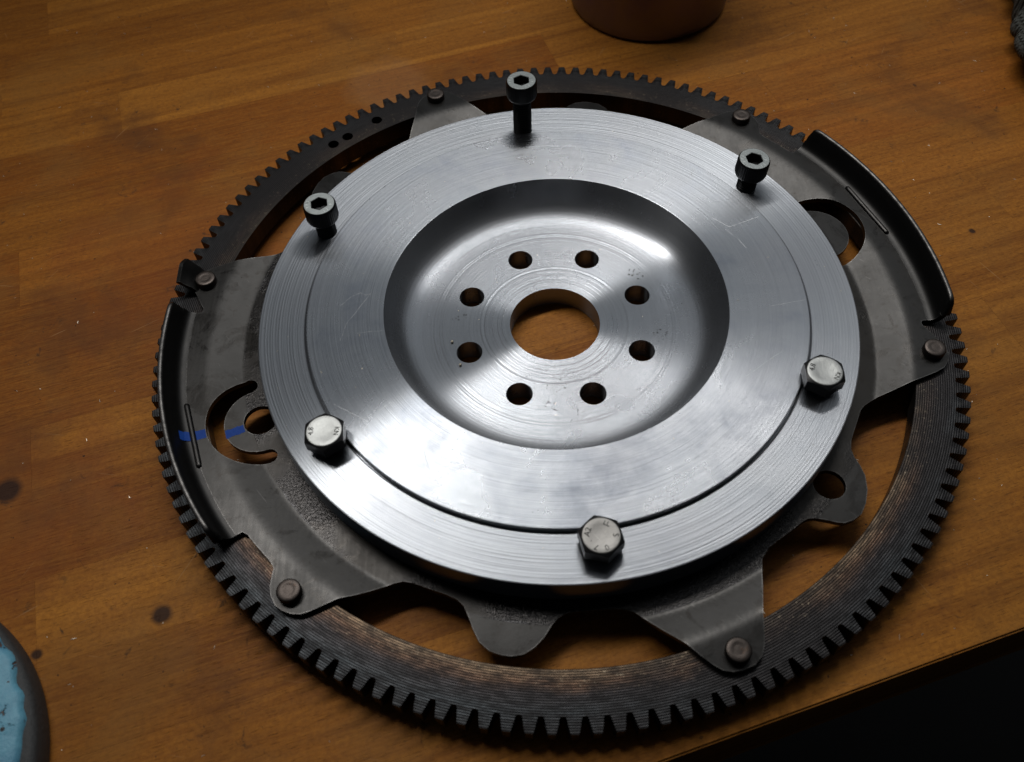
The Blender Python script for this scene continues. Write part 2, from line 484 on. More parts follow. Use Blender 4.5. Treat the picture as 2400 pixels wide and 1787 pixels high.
# ---- pressed plate
half = [(144.4, -143.1), (141.2, -143.15), (138.9, -143.0), (138.0, -142.2), (138.0, -140.5), (138.0, -136.6), (138.6, -135.6), (141, -134.8), (143.5, -134.0), (145.3, -133), (146.6, -131.6), (146.5, -130.4),
        (145.5, -129.2), (143.9, -128.2), (141.6, -127.5), (137.5, -126.5), (133.1, -125.4), (130, -124.1), (126.3, -122.7), (122.7, -121.4), (119.6, -120.2), (117.6, -119), (116.7, -117.5), (116.4, -114), (116.3, -112), (116.8, -109.9),
        (118.2, -108.5), (121.2, -107.3), (125.2, -106), (128.4, -104.8), (130.5, -103.2), (131.2, -101.6), (131.2, -100.1), (130.1, -98.4), (127.7, -97), (124.3, -95.7), (120.9, -94.8), (118.1, -93.7), (116.8, -92.5), (116.3, -91), (116.2, -87.5),
        (116.5, -84.8), (117.4, -83.1), (119, -81.8), (122.4, -80.4), (126.5, -78.9), (132.9, -76.6), (137.1, -75.6), (140.9, -74.6), (143.7, -73.7), (145.2, -72.6), (145.9, -71.3), (145.8, -69.8), (144.4, -68.5), (142, -67.5), (137.9, -66.4),
        (133, -65.1), (127.2, -63), (122.2, -61.1), (118.5, -59.5), (116.9, -57.3), (116.9, -55), (117.4, -51.5), (117.7, -49.9), (118.3, -48.7), (119.9, -47.8), (122.8, -46.9), (125.6, -46.2), (127.9, -45.5), (129.6, -44.2), (130.6, -42.5),
        (129.9, -40.5), (128.2, -38.3), (125.5, -36.2), (122.4, -34.8), (119.6, -33.8), (117.8, -32.7), (116.8, -31.2), (116.6, -29.5), (116.7, -26.5), (116.9, -24.3), (117.8, -23.1), (119.4, -22), (121.8, -20.7), (127.9, -18.6), (133.1, -16.9),
        (136.9, -15.8), (141.3, -14.5), (144.2, -13.5), (145.9, -12.1), (146.3, -10.8), (145.3, -9.4), (143.5, -8.5), (141.3, -7.2), (140.2, -6.5), (139, -5.9), (138.6, -5.3), (139.2, -4.9), (141.2, -4.8)]
half = half[1:]
half += [(141.2, -4.8 + (41.65) * k / 24) for k in range(1, 24)]
loop = [P(r, a) for r, a in half] + [P(r, a + 180) for r, a in half]
# resample long edges
def densify(loop, mx):
    out = []
    for i in range(len(loop)):
        a = loop[i]; b = loop[(i + 1) % len(loop)]
        n = max(1, int(math.dist(a, b) / mx))
        out += [(a[0] + (b[0] - a[0]) * k / n, a[1] + (b[1] - a[1]) * k / n) for k in range(n)]
    return out
loop = densify(loop, 1.6)
def crescent(cx, cy, rot):
    pts = []
    for k in range(33):
        a = (110 + 178 * k / 32 + rot) * D2R
        pts.append((cx + 19 * math.cos(a), cy + 19 * math.sin(a)))
    for k in range(1, 8):
        e = (288 + rot) * D2R
        mx_, my_ = cx + 16.15 * math.cos(e), cy + 16.15 * math.sin(e)
        b = e + pi * k / 8
        pts.append((mx_ + 2.85 * math.cos(b), my_ + 2.85 * math.sin(b)))
    for k in range(33):
        a = (288 - 178 * k / 32 + rot) * D2R
        pts.append((cx + 13.3 * math.cos(a), cy + 13.3 * math.sin(a)))
    for k in range(1, 8):
        e = (110 + rot) * D2R
        mx_, my_ = cx + 16.15 * math.cos(e), cy + 16.15 * math.sin(e)
        b = e + pi + pi * k / 8
        pts.append((mx_ + 2.85 * math.cos(b), my_ + 2.85 * math.sin(b)))
    return pts
plate_holes = [circle(0, 0, 60, 96), crescent(-110.7, -37.7, 0), crescent(110.7, 37.7, 180), circle(88.3, -76.8, 5.5, 28), circle(-110.7, -37.7, 6.1, 28)]
def zlin(r):
    if r >= 132.8: return PT
    if r <= 121.2: return PC
    return PC + (PT - PC) * (r - 121.2) / 11.6
def zplate(x, y):
    r = math.hypot(x, y)
    az = math.atan2(y, x) / D2R
    if min(math.dist((x, y), (-110.7, -37.7)), math.dist((x, y), (110.7, 37.7))) < 16: return PC
    if any(a0 < az < a1 for a0, a1 in ((-111, -92), (-54, -30), (69, 88), (126, 150))): return PC
    k = .35 if r < 126 else 1.0
    return (zlin(r - 1.6 * k) + zlin(r - .8 * k) + 2 * zlin(r) + zlin(r + .8 * k) + zlin(r + 1.6 * k)) / 6
inner = []
for r in [62, 75, 90, 104, 110, 114, 117, 118.5] + [119.4, 120.3, 120.7, 121.0, 121.3, 121.6, 122.0] + [122.6 + .75 * k for k in range(17)] + [136, 138.5, 141, 143.2]:
    n = 120 if r < 110 else 330
    for k in range(n):
        q = P(r, (k + (int(r * 7) % 2) * .5) * 360 / n)
        inner.append(q)
def keep(q):
    r = math.hypot(*q)
    if not inside(q, loop): return False
    for c, rr in (((88.3, -76.8), 6.2), ((-110.7, -37.7), 6.8)):
        if math.dist(q, c) < rr: return False
    for c in ((-110.7, -37.7), (110.7, 37.7)):
        d = math.dist(q, c)
        if 12.6 < d < 19.7: return False
    return True
def edge_far(q):
    return True
inner = [q for q in inner if keep(q)]
bm = sheet(loop, plate_holes, inner, zplate, lambda x, y: zplate(x, y) - TH + .004)
plate = link_mesh('plate', bm, M_plate, flex, 40)

# ---- upturned guard flanges along both long sides
def flange(az0, az1, name='flange', h0=0.0, corner=1.8, rise=10.0):
    bm = bmesh.new()
    zt = PT
    def prof(top):
        pts = [(141.2, zt), (142.2, zt + .1), (143.1, zt + .45), (143.9, zt + 1.15), (144.5, zt + 2.1), (144.9, zt + 3.2), (145.6, zt + top * .55), (146.6, zt + top - .5), (146.9, zt + top - .1), (147.25, zt + top),
               (148.0, zt + top - .05), (148.35, zt + top - .4), (147.9, zt + top * .55), (147.2, zt + 3), (146.7, zt + 1.2), (145.9, zt - .2), (144.6, zt - 1.3), (143.2, zt - 1.95), (141.2, zt - TH + .004)]
        return pts
    n = max(6, int((az1 - az0) / .6))
    rings = []
    for k in range(n + 1):
        az = az0 + (az1 - az0) * k / n
        d = min(az - az0, az1 - az)
        top = rise
        if d < corner:
            q = 1 - d / corner
            top = rise - 5.2 * (1 - math.sqrt(max(0, 1 - q * q)))
        rings.append([bm.verts.new((*[c * MM for c in P(r, az)], z * MM)) for r, z in prof(top)])
    m = len(rings[0])
    for A, B in zip(rings, rings[1:]):
        for i in range(m):
            j = (i + 1) % m
            if i == m - 1: continue
            bm.faces.new((A[i], A[j], B[j], B[i]))
    bm.faces.new(rings[0]); bm.faces.new(list(reversed(rings[-1])))
    return link_mesh(name, bm, M_flange, flex, 50)
flange(-4.85, 36.85)
flange(175.15, 216.85)
# small turned-up hook beside the left rivet (upper left of the picture)
bm = bmesh.new()
rings = []
for k in range(9):
    az = 166.6 + 4.2 * k / 8
    top = 8.5 - 3.0 * abs(k / 8 - .35) * 1.6
    ps = [(143.0, PT - .3), (144.2, PT + .5), (145.2, PT + 2.2), (147.0, PT + top * .6), (149.3, PT + top), (150.8, PT + top - .2), (151.0, PT + top - 1.0), (148.6, PT + top * .5), (146.8, PT + .6), (145.6, PT - 1.2), (143.0, PT - TH + .02)]
    rings.append([bm.verts.new((*[c * MM for c in P(r, az)], z * MM)) for r, z in ps])
m = len(rings[0])
for A, B in zip(rings, rings[1:]):
    for i in range(m):
        j = (i + 1) % m
        bm.faces.new((A[i], A[j], B[j], B[i]))
bm.faces.new(rings[0]); bm.faces.new(list(reversed(rings[-1])))
link_mesh('hook', bm, M_flange, flex, 40)

# ---- pressed ribs
def rib(p0, p1):
    bm = bmesh.new()
    a = Vector((*p0, 0)); b = Vector((*p1, 0))
    L = (b - a).length
    t = (b - a).normalized(); n = Vector((-t.y, t.x, 0))
    N = 40; K = 8
    rings = []
    for i in range(N + 1):
        s = i / N
        e = min(s, 1 - s) * L
        wv = 1.05 * math.sqrt(max(0.0, 1 - (1 - min(1, e / 1.6)) ** 2)) + .03
        c = a + t * (L * s)
        ring_ = []
        for k in range(K + 1):
            th = pi * k / K
            q = c + n * (wv * math.cos(th))
            ring_.append(bm.verts.new((q.x * MM, q.y * MM, (PT - .06 + .95 * wv * math.sin(th)) * MM)))
        rings.append(ring_)
    for A, B in zip(rings, rings[1:]):
        for k in range(K): bm.faces.new((A[k], A[k + 1], B[k + 1], B[k]))
    return link_mesh('rib', bm, M_plate, flex, 60)
rib((-138.0, -30.6), (-128.9, -58.5))
rib((128.3, 61.0), (138.3, 32.3))

# ---- rivets
bm = lathe([(4.0, -2.0), (4.0, 2.4), (3.8, 2.75), (3.5, 2.9), (2.2, 2.98), (1.9, 2.9), (1.2, 2.93), (0, 2.95)], 40)
rv0 = link_mesh('rivet', bm, M_rivet, flex, 40)
for k in range(6):
    o = rv0 if k == 0 else rv0.copy()
    if k: COL.objects.link(o)
    o.parent = flex
    x, y = P(141.0, -71.0 + 60 * k)
    o.location = ((x + RCX * .6) * MM, (y + RCY * .6) * MM, PT * MM)
    o.rotation_euler = (random.uniform(-.02, .02), random.uniform(-.02, .02), k * 1.3)

# ---- blue paint marker stripe in pieces across the plate
def stripe(pts0, pts1, n, jit=.25):
    bm = bmesh.new()
    A = []; B = []
    for k in range(n + 1):
        s = k / n
        row = []
        for q0, q1 in ((pts0[0], pts1[0]), (pts0[1], pts1[1])):
            x = q0[0] + (q1[0] - q0[0]) * s + random.uniform(-jit, jit) * .5
            y = q0[1] + (q1[1] - q0[1]) * s + random.uniform(-jit, jit)
            row.append((x, y))
        w = []
        for j in range(4):
            f = j / 3
            x = row[0][0] * (1 - f) + row[1][0] * f; y = row[0][1] * (1 - f) + row[1][1] * f
            zz = zplate(x, y) + .04
            rr_ = math.hypot(x, y)
            if rr_ > 141.2:
                zz = PT + .08 + max(0, (rr_ - 141.2)) ** 2 * .20
            w.append(bm.verts.new((x * MM, y * MM, zz * MM)))
        A.append(w)
    for a, b in zip(A, A[1:]):
        for j in range(3): bm.faces.new((a[j], a[j + 1], b[j + 1], b[j]))
    return link_mesh('paint_mark', bm, M_blue, flex, 60)
stripe(((-136.5, -43.5), (-135.6, -47.2)), ((-129.3, -42.2), (-128.3, -46.0)), 8)
stripe(((-136.5, -43.5), (-135.6, -47.2)), ((-139.8, -44.2), (-139.0, -47.8)), 4)
stripe(((-123.2, -41.6), (-122.2, -45.0)), ((-116.9, -39.3), (-115.8, -42.4)), 10)

# ================================================================== FLYWHEEL DISC
DZ = 23.0
disc = empty('flywheel_disc', (0, 0, 0))
tag(disc, 'bright turned aluminium flywheel disc with dished hub sitting on the flexplate', 'flywheel')
SEG = 288
bm = lathe([(95.0, DZ), (111.6, DZ), (111.9, DZ - .15), (112.0, DZ - .45), (112.0, 11.4), (111.7, 11.25), (93.0, 11.25), (93.0, DZ - 1.6), (94.2, DZ - 1.6), (94.75, DZ - .25)], SEG, close=True)
link_mesh('mounting_rim', bm, M_rim, disc, 9)
bm = lathe([(93.1, DZ - 1.55), (93.75, DZ - 1.5), (93.9, DZ + 1.35), (93.75, DZ + 1.62), (93.5, DZ + 1.7)] + [(r, DZ + 1.7) for r in (88, 80, 72)] + [(65.0, DZ + 1.7), (64.85, DZ + 1.66)], SEG)
link_mesh('friction_face', bm, M_face, disc, 9)
FZ = DZ - 12.8
wall = [(64.85, DZ + 1.66), (64.7, DZ + 1.4), (63.7, DZ - 1.2), (62.6, DZ - 4.2), (61.4, DZ - 7.0), (59.9, DZ - 9.3), (57.9, DZ - 11.0), (55.3, DZ - 12.1), (52.5, DZ - 12.6), (49.5, DZ - 12.76), (46.5, DZ - 12.8)]
# smooth the fillet
def chaikin(p, n=2):
    for _ in range(n):
        q = [p[0]]
        for a, b in zip(p, p[1:]):
            q += [(a[0] * .75 + b[0] * .25, a[1] * .75 + b[1] * .25), (a[0] * .25 + b[0] * .75, a[1] * .25 + b[1] * .75)]
        q.append(p[-1]); p = q
    return p
bm = lathe([wall[0]] + chaikin(wall[1:], 2), SEG)
# flat hub floor with the crank bolt holes
HR, HC = 5.0, 35.6
hl = [circle(0, 0, 17.6, 120)] + [circle(*P(HC, 19.2 + 45 * k), HR, 40) for k in range(8)]
fl = sheet(circle(0, 0, 46.5, SEG), hl, [P(r, a) for r in (23, 27.5) for a in range(0, 360, 5)], lambda x, y: FZ, lambda x, y: .35)
mt = bpy.data.meshes.new('tmp'); fl.to_mesh(mt); fl.free(); bm.from_mesh(mt); bpy.data.meshes.remove(mt)
bmesh.ops.remove_doubles(bm, verts=bm.verts[:], dist=1e-6)
hub = link_mesh('hub', bm, M_hub, disc, 9)

# ================================================================== BOLTS
def text_mesh(txt, size, mat, parent, name, loc, rot, thick=.03):
    cu = bpy.data.curves.new('lettering', 'FONT')
    cu.body = txt
    cu.size = size * MM
    cu.align_x = 'CENTER'; cu.align_y = 'CENTER'
    cu.extrude = thick * MM
    cu.resolution_u = 2
    o = bpy.data.objects.new('lettering_tmp', cu)
    COL.objects.link(o)
    dg = bpy.context.evaluated_depsgraph_get()
    me = bpy.data.meshes.new_from_object(o.evaluated_get(dg))
    bpy.data.objects.remove(o)
    bpy.data.curves.remove(cu)
    me.materials.clear(); me.materials.append(mat)
    q = bpy.data.objects.new(name, me)
    COL.objects.link(q)
    q.parent = parent
    q.location = loc
    q.rotation_euler = (0, 0, rot)
    return q

def shank_bm(z0, z1, r=4.0, pitch=1.25):
    pr = [(0, z0), (r - .9, z0), (r - .6, z0 + .3)]
    z = z0 + .3
    while z + pitch < z1:
        pr += [(r - .62, z), (r - .55, z + .12), (r, z + .55), (r, z + .70), (r - .55, z + 1.13)]
        z += pitch
    pr += [(r - .62, z1)]
    return lathe(pr, 40)

def socket_bolt(az, rr, ztop, tilt, rot, label):
    x, y = P(rr, az)
    hb = ztop - 8.0
    root = empty('socket_head_bolt', (x * MM, y * MM, DZ * MM))
    tag(root, label, 'bolt', 'bolts standing around the flywheel rim')
    kn = lambda r, z, a: r if r < 6.3 or z < 1.2 or z > 7.0 else r - .13 * (.5 + .5 * math.cos(a * 44))
    n = 176
    bm = lathe([(3.6, 0), (5.4, 0), (6.1, .35), (6.35, 1.0), (6.5, 1.3), (6.5, 6.9), (6.35, 7.45), (6.15, 7.8), (5.95, 7.98)], n, rfun=kn)
    head = link_mesh('head', bm, M_black, root, 35)
    head.location = (0, 0, hb * MM)
    # face ring with hexagon socket
    hexr = lambda a, af=3.1: af / math.cos(((a / D2R + 30) % 60 - 30) * D2R)
    angs = sorted(set([i * 5 for i in range(72)] + [30 + 60 * i for i in range(6)]))
    bm = bmesh.new()
    def ringv(fr, z): return [bm.verts.new((fr(a * D2R) * math.cos(a * D2R) * MM, fr(a * D2R) * math.sin(a * D2R) * MM, z * MM)) for a in angs]
    R0 = ringv(lambda a: 6.02, 7.9); R1 = ringv(lambda a: 5.85, 8.0); R2 = ringv(lambda a: hexr(a, 3.25), 8.0); R3 = ringv(lambda a: hexr(a, 3.05), 7.8)
    for A, B in ((R0, R1), (R1, R2), (R2, R3)):
        for i in range(len(angs)):
            j = (i + 1) % len(angs)
            bm.faces.new((A[i], A[j], B[j], B[i]))
    face = link_mesh('head_face', bm, M_headtop, head, 30)
    face.rotation_euler = (0, 0, rot)
    bm = bmesh.new()
    R3 = ringv(lambda a: hexr(a, 3.06), 7.82); R4 = ringv(lambda a: hexr(a, 3.0), 4.2); c = bm.verts.new((0, 0, 3.5 * MM))
    for i in range(len(angs)):
        j = (i + 1) % len(angs)
        bm.faces.new((R3[i], R3[j], R4[j], R4[i])); bm.faces.new((R4[i], R4[j], c))
    sk = link_mesh('hex_socket', bm, M_black, head, 30)
    sk.rotation_euler = (0, 0, rot)
    for txt, a0, d in (('12.9', -35, 17), ('YFS', 165, -20)):
        for i, ch_ in enumerate(txt):
            a = (a0 + (i - len(txt) / 2) * d) * D2R + rot
            text_mesh(ch_, 1.5, M_stampl, head, 'lettering', (4.75 * math.cos(a) * MM, 4.75 * math.sin(a) * MM, 8.0 * MM), a + (pi / 2 if a0 < 0 else -pi / 2), .02)
    sh = link_mesh('shank', shank_bm(-11.0, hb + .2), M_black, root, 25)
    root.rotation_euler = tilt
    return root
socket_bolt(154.2, 99.3, 16.0, (.0, .0, 0), 8 * D2R, 'black socket head bolt at the left edge of the disc, knurled head')
socket_bolt(94.1, 98.0, 26.0, (-.02, 0, 0), 0.0, 'tallest black socket head bolt at the far edge with much thread showing')
socket_bolt(33.7, 99.8, 15.2, (0, .05, 0), 5 * D2R, 'black socket head bolt at the right edge with scuffed white face')

def hex_bolt(az, rr, ztop, rot, mat_top, mat_side, label, texts, tilt=(0, 0, 0)):
    x, y = P(rr, az)
    hb = ztop - 5.4
    root = empty('hex_bolt', (x * MM, y * MM, DZ * MM))
    tag(root, label, 'bolt', 'bolts standing around the flywheel rim')
    hexr = lambda a: 6.5 / math.cos(((a / D2R + 30) % 60 - 30) * D2R)
    angs = sorted(set([i * 5 for i in range(72)]))
    bm = bmesh.new()
    def ringv(fr, fz): return [bm.verts.new((fr(a * D2R) * math.cos(a * D2R) * MM, fr(a * D2R) * math.sin(a * D2R) * MM, fz(fr(a * D2R)) * MM)) for a in angs]
    rings = [ringv(lambda a: 6.05, lambda r: 5.4), ringv(lambda a: (hexr(a) + 6.05) / 2, lambda r: 5.4 - (r - 6.05) * .6), ringv(hexr, lambda r: 5.4 - (r - 6.05) * .62), ringv(hexr, lambda r: .05), ringv(lambda a: 3.5, lambda r: 0.0)]
    for A, B in zip(rings, rings[1:]):
        for i in range(len(angs)):
            j = (i + 1) % len(angs)
            bm.faces.new((A[i], A[j], B[j], B[i]))
    head = link_mesh('head', bm, mat_side, root, 28)
    head.location = (0, 0, hb * MM)
    head.rotation_euler = (0, 0, rot)
    bm = lathe([(6.06, 5.38), (5.95, 5.46), (5.6, 5.5), (3.9, 5.5), (3.5, 5.44), (0, 5.44)], 72)
    link_mesh('head_face', bm, mat_top, head, 50)
    for txt, rad, a0, size in texts:
        a = a0 * D2R
        text_mesh(txt, size, M_stamp, head, 'lettering', (rad * math.cos(a) * MM, rad * math.sin(a) * MM, 5.5 * MM), a - pi / 2 , .06)
    link_mesh('shank', shank_bm(-11, hb + .1), mat_side, root, 25)
    root.rotation_euler = tilt
    return root
hex_bolt(-145.7, 99.4, 8.2, 2 * D2R, M_zinc, M_zincside, 'zinc hex bolt at the front left of the disc stamped 4.8 and KN', [('4.8', 4.3, 178, 2.6), ('KN', 4.3, -8, 2.4)])
hex_bolt(-86.0, 99.5, 7.6, 12 * D2R, M_inox, M_zincside, 'grey stainless hex bolt at the front of the disc stamped A2', [('A2', 4.3, 150, 2.7), ('.', 4.4, 195, 2.6), ('7', 4.3, 232, 2.7), ('0', 4.3, 275, 2.7), ('S', 4.4, -15, 2.7), ('LL', 4.3, 50, 2.2)])
hex_bolt(-25.8, 99.7, 8.2, -4 * D2R, M_zinc, M_zincside, 'brightest zinc hex bolt at the right of the disc with gleaming face', [('4.8', 4.3, 160, 2.6), ('KN', 4.3, -30, 2.4)])

# ================================================================== WORKBENCH
bench = empty('workbench', (0, 0, 0))
tag(bench, 'worn varnished wooden workbench top glued up from long staves', 'workbench')
UA = 15.5 * D2R
bench.rotation_euler = (0, 0, UA)

def mat_wood():
    t = NT('varnished_beech')
    p = t.pos_mm()
    rot = t.n('ShaderNodeVectorRotate', {'Vector': p, 'Angle': -UA}, rotation_type='Z_AXIS').outputs[0]
    oi = t.n('ShaderNodeObjectInfo')
    rnd = oi.outputs['Random']
    off = t.comb(t.math('MULTIPLY', rnd, 913.0), t.math('MULTIPLY', rnd, 377.0), 0.0)
    w = t.vmath('ADD', rot, off)
    grain = t.noise(t.vmath('MULTIPLY', w, (.005, .11, .1)), 1.0, 6, .65, .5)
    fine = t.noise(t.vmath('MULTIPLY', w, (.06, 1.3, 1)), 1.0, 5, .75)
    pores = t.ramp(t.noise(t.vmath('MULTIPLY', w, (.20, 2.6, 1)), 1.0, 3, .6), [(.58, 0.0), (.72, 1.0)])
    tn = t.sep(oi.outputs['Color'])
    col = t.ramp(tn[0], [(0.2, (.165, .058, .007)), (.5, (.29, .106, .012)), (.8, (.42, .175, .024))])
    col = t.mix(t.math('MULTIPLY', tn[1], .75), col, t.mix(1.0, col, (.95, .62, .60), 'MULTIPLY'))
    col = t.mix(t.ramp(grain, [(.38, 0.0), (.64, .75)]), col, (.13, .036, .006))
    col = t.mix(t.ramp(fine, [(.38, 0.0), (.64, .45)]), col, (.42, .18, .030))
    col = t.mix(t.ramp(t.noise(p, .55, 4, .8), [(.40, .35), (.58, 0.0)]), col, (.13, .042, .010))
    col = t.mix(t.math('MULTIPLY', pores, .85), col, (.06, .022, .008))
    # red mahogany stain left of the gear and grey worn patches, plus a painted glare spot (world places)
    def blob(cx, cy, rad, soft):
        d = t.vmath('LENGTH', t.vmath('SUBTRACT', t.vmath('ADD', p, t.vmath('MULTIPLY', t.vmath('SUBTRACT', t.n('ShaderNodeTexNoise', {'Vector': p, 'Scale': .06, 'Detail': 4.0}).outputs['Color'], (.5, .5, .5)), (soft, soft, 0))), (cx, cy, 0)), out=1)
        return t.ramp(t.math('DIVIDE', d, rad), [(.55, 1.0), (1.0, 0.0)])
    red = t.math('MAXIMUM', blob(-160, 62, 62, 90), blob(-195, -60, 45, 60))
    col = t.mix(t.math('MULTIPLY', red, .35), col, (.19, .045, .011))
    worn = t.ramp(t.noise(p, .018, 4, .6, .5), [(.50, 0.0), (.66, .55)])
    col = t.mix(t.math('MULTIPLY', worn, .5), col, (.24, .12, .032))
    col = t.mix(t.math('MULTIPLY', blob(-72, 165, 24, 22), .15), col, (.42, .26, .14))  # pale blob paints a lamp's glare into the wood colour
    # oil and dirt
    oil = t.ramp(t.noise(p, .012, 4, .65, .4), [(.54, 0.0), (.70, .7)])
    col = t.mix(oil, col, (.11, .042, .014))
    sp = t.n('ShaderNodeTexVoronoi', {'Vector': t.vmath('ADD', p, t.vmath('MULTIPLY', t.n('ShaderNodeTexNoise', {'Vector': p, 'Scale': .35, 'Detail': 3.0}).outputs['Color'], (3, 3, 3))), 'Scale': .085})
    dots = t.math('LESS_THAN', sp.outputs['Distance'], t.math('MULTIPLY', t.math('POWER', t.sep(sp.outputs['Color'])[0], 3.0), .085))
    col = t.mix(t.math('MULTIPLY', dots, .6), col, (.020, .012, .009))
    sp2 = t.n('ShaderNodeTexVoronoi', {'Vector': t.vmath('ADD', p, t.vmath('MULTIPLY', t.n('ShaderNodeTexNoise', {'Vector': p, 'Scale': .9, 'Detail': 2.0}).outputs['Color'], (2, 2, 2))), 'Scale': .22})
    d2 = t.math('LESS_THAN', sp2.outputs['Distance'], t.math('MULTIPLY', t.math('POWER', t.sep(sp2.outputs['Color'])[1], 2.0), .10))
    col = t.mix(t.math('MULTIPLY', d2, .8), col, (.022, .013, .010))
    grime = t.math('MULTIPLY', t.ramp(t.noise(p, .16, 5, .72, .8), [(.60, 0.0), (.68, 1.0)]), t.ramp(t.noise(p, .022, 3), [(.50, 0.0), (.62, 1.0)]))
    col = t.mix(t.math('MULTIPLY', grime, .75), col, (.040, .028, .020))
    knots = None
    for cx, cy, rad in ((-139.2, -105.4, 4.2), (-204.7, -54.7, 6.5), (-178.3, -116.0, 2.4), (182, 45, 1.8)):
        b = blob(cx, cy, rad, 3.0)
        knots = b if knots is None else t.math('MAXIMUM', knots, b)
    col = t.mix(t.math('MULTIPLY', knots, .9), col, (.022, .012, .010))
    # light scuffs and scratches
    sc = None
    for k, (ang, th) in enumerate(((10, .745), (62, .755), (118, .755), (150, .75))):
        rv = t.n('ShaderNodeVectorRotate', {'Vector': p, 'Angle': ang * D2R}, rotation_type='Z_AXIS').outputs[0]
        v = t.vmath('ADD', t.vmath('MULTIPLY', rv, (.035, 1.2, 1)), (k * 17.3, k * 5.1, 0))
        s = t.ramp(t.noise(v, 1.0, 1), [(th, 0.0), (th + .03, 1.0)])
        sc = s if sc is None else t.math('MAXIMUM', sc, s)
    sc = t.math('MULTIPLY', sc, t.ramp(t.noise(p, .03, 3), [(.48, 0.0), (.62, 1.0)]))
    col = t.mix(t.math('MULTIPLY', sc, .45), col, (.46, .28, .13))
    rg = t.math('MULTIPLY_ADD', t.noise(p, .06, 4), .25, .42)
    rg = t.math('MULTIPLY_ADD', grime, .2, rg)
    h = t.math('MULTIPLY_ADD', pores, -.9, t.math('MULTIPLY', fine, .9))
    h = t.math('MULTIPLY_ADD', sc, -.5, h)
    h = t.math('MULTIPLY_ADD', t.noise(p, .05, 2), 3.0, h)
    return t.out(color=col, rough=rg, spec=.12, normal=t.bump(h, .05, 1.0))
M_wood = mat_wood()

rows = [-159.7, -133.5, -101.5, -69.4, -37.5, -5.6, 26.5, 58.3, 91.3, 123.8, 155.5, 189.2, 219.9, 250.7, 283, 315, 347, 379, 411, 443]
known = {3: [-203, 170], 4: [-330, 112], 5: [208, 640], 6: [-60, 205 + 190], 8: [-206, 150], 11: [-156, 175], 9: [-18, 330], 10: [-300, 60], 2: [-205, 60], 1: [-90, 230], 7: [-130, 330], 12: [90], 13: [-40]}
rnd = random.Random(3)
U0, U1 = -620, 760
for i in range(len(rows) - 1):
    cuts = sorted(known.get(i, [rnd.uniform(-250, -100), rnd.uniform(60, 300)]))
    xs = [U0]
    x = U0
    for c in cuts:
        while c - xs[-1] > 520: xs.append(xs[-1] + rnd.uniform(260, 420))
        xs.append(c)
    while U1 - xs[-1] > 520: xs.append(xs[-1] + rnd.uniform(260, 420))
    xs.append(U1)
    for a, b in zip(xs, xs[1:]):
        bm = bmesh.new()
        z = rnd.uniform(-.03, .0)
        g = .02
        box(bm, a + g, b - g, rows[i] + g, rows[i + 1] - g, -42, z)
        if i == 0:
            bmesh.ops.bevel(bm, geom=[e for e in bm.edges if all(v.co.z > -.03 and v.co.y < (rows[0] + 1) * MM for v in e.verts)], offset=.7 * MM, segments=2, affect='EDGES')
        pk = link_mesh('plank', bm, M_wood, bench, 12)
        tone = {0: .62, 1: .60, 2: .48, 3: .55, 4: .40, 5: .42, 6: .36, 7: .34, 8: .36, 9: .52, 10: .42, 11: .70, 12: .62, 13: .40, 14: .35}.get(i, .4)
        redn = {7: .8, 8: .9, 10: .7, 6: .6, 4: .5, 2: .2}.get(i, .25)
        if b > 130:
            tone = tone * .4 + .54
            redn = {8: .5, 7: .75, 6: .35}.get(i, .2)
        tone += rnd.uniform(-.05, .05)
        pk.color = (tone, redn, rnd.random(), 1)

# shop floor far below, its darkness put into the near-black colour
t = NT('shop_floor')
pp = t.pos_mm()
M_floor = t.out(color=t.mix(t.noise(pp, .01, 4), (.006, .006, .006), (.014, .013, .012)), rough=.8)
bm = bmesh.new()
box(bm, -4000, 4000, -4000, 4000, -920, -870)
fl = link_mesh('floor', bm, M_floor, None, smooth=False)
tag(fl, kind='structure')

# ================================================================== OTHER THINGS ON THE BENCH
def mat_can():
    t = NT('brushed_can_steel')
    p = t.pos_mm()
    x, y, z = t.sep(p)
    n = t.noise(t.vmath('MULTIPLY', p, (.05, .05, .8)), 1.0, 3)
    nn = t.noise(p, .05, 3)
    col = t.mix(t.ramp(nn, [(.4, 0.0), (.65, 1.0)]), (.20, .165, .16), (.17, .14, .22))
    return t.out(color=col, rough=.42, metal=.85, normal=t.bump(n, .02))
M_can = mat_can()
can = empty('steel_can', (67.1 * MM, 226.5 * MM, 0))
tag(can, 'round brownish steel can standing at the far side of the bench behind the gear', 'can')
bm = lathe([(0, .2), (38.5, .2), (40.6, .8), (41.5, 2.4), (41.7, 5), (41.7, 104), (42.4, 105), (42.4, 106.5), (41.6, 107), (40.9, 106), (40.9, 5), (0, 4)], 120)
link_mesh('body', bm, M_can, can, 40)

# blue painted base at the lower left
def mat_bluecast():
    t = NT('chipped_blue_paint')
    p = t.pos_mm()
    a = t.noise(p, .12, 5, .65, .5)
    b = t.noise(p, .5, 4, .7)
    col = t.mix(b, (.06, .22, .34), (.16, .44, .58))
    col = t.mix(t.ramp(t.noise(p, .06, 3), [(.45, 0.0), (.7, .7)]), col, (.04, .16, .30))
    chip = t.ramp(a, [(.60, 0.0), (.63, 1.0)])
    col = t.mix(chip, col, (.09, .055, .045))
    pit = t.n('ShaderNodeTexVoronoi', {'Vector': p, 'Scale': .16})
    hole_ = t.math('LESS_THAN', pit.outputs['Distance'], t.math('MULTIPLY', t.sep(pit.outputs['Color'])[0], .16))
    col = t.mix(hole_, col, (.01, .012, .015))
    h = t.math('MULTIPLY_ADD', b, .6, t.math('MULTIPLY', chip, -.8))
    return t.out(color=col, rough=.5, normal=t.bump(h, .5))
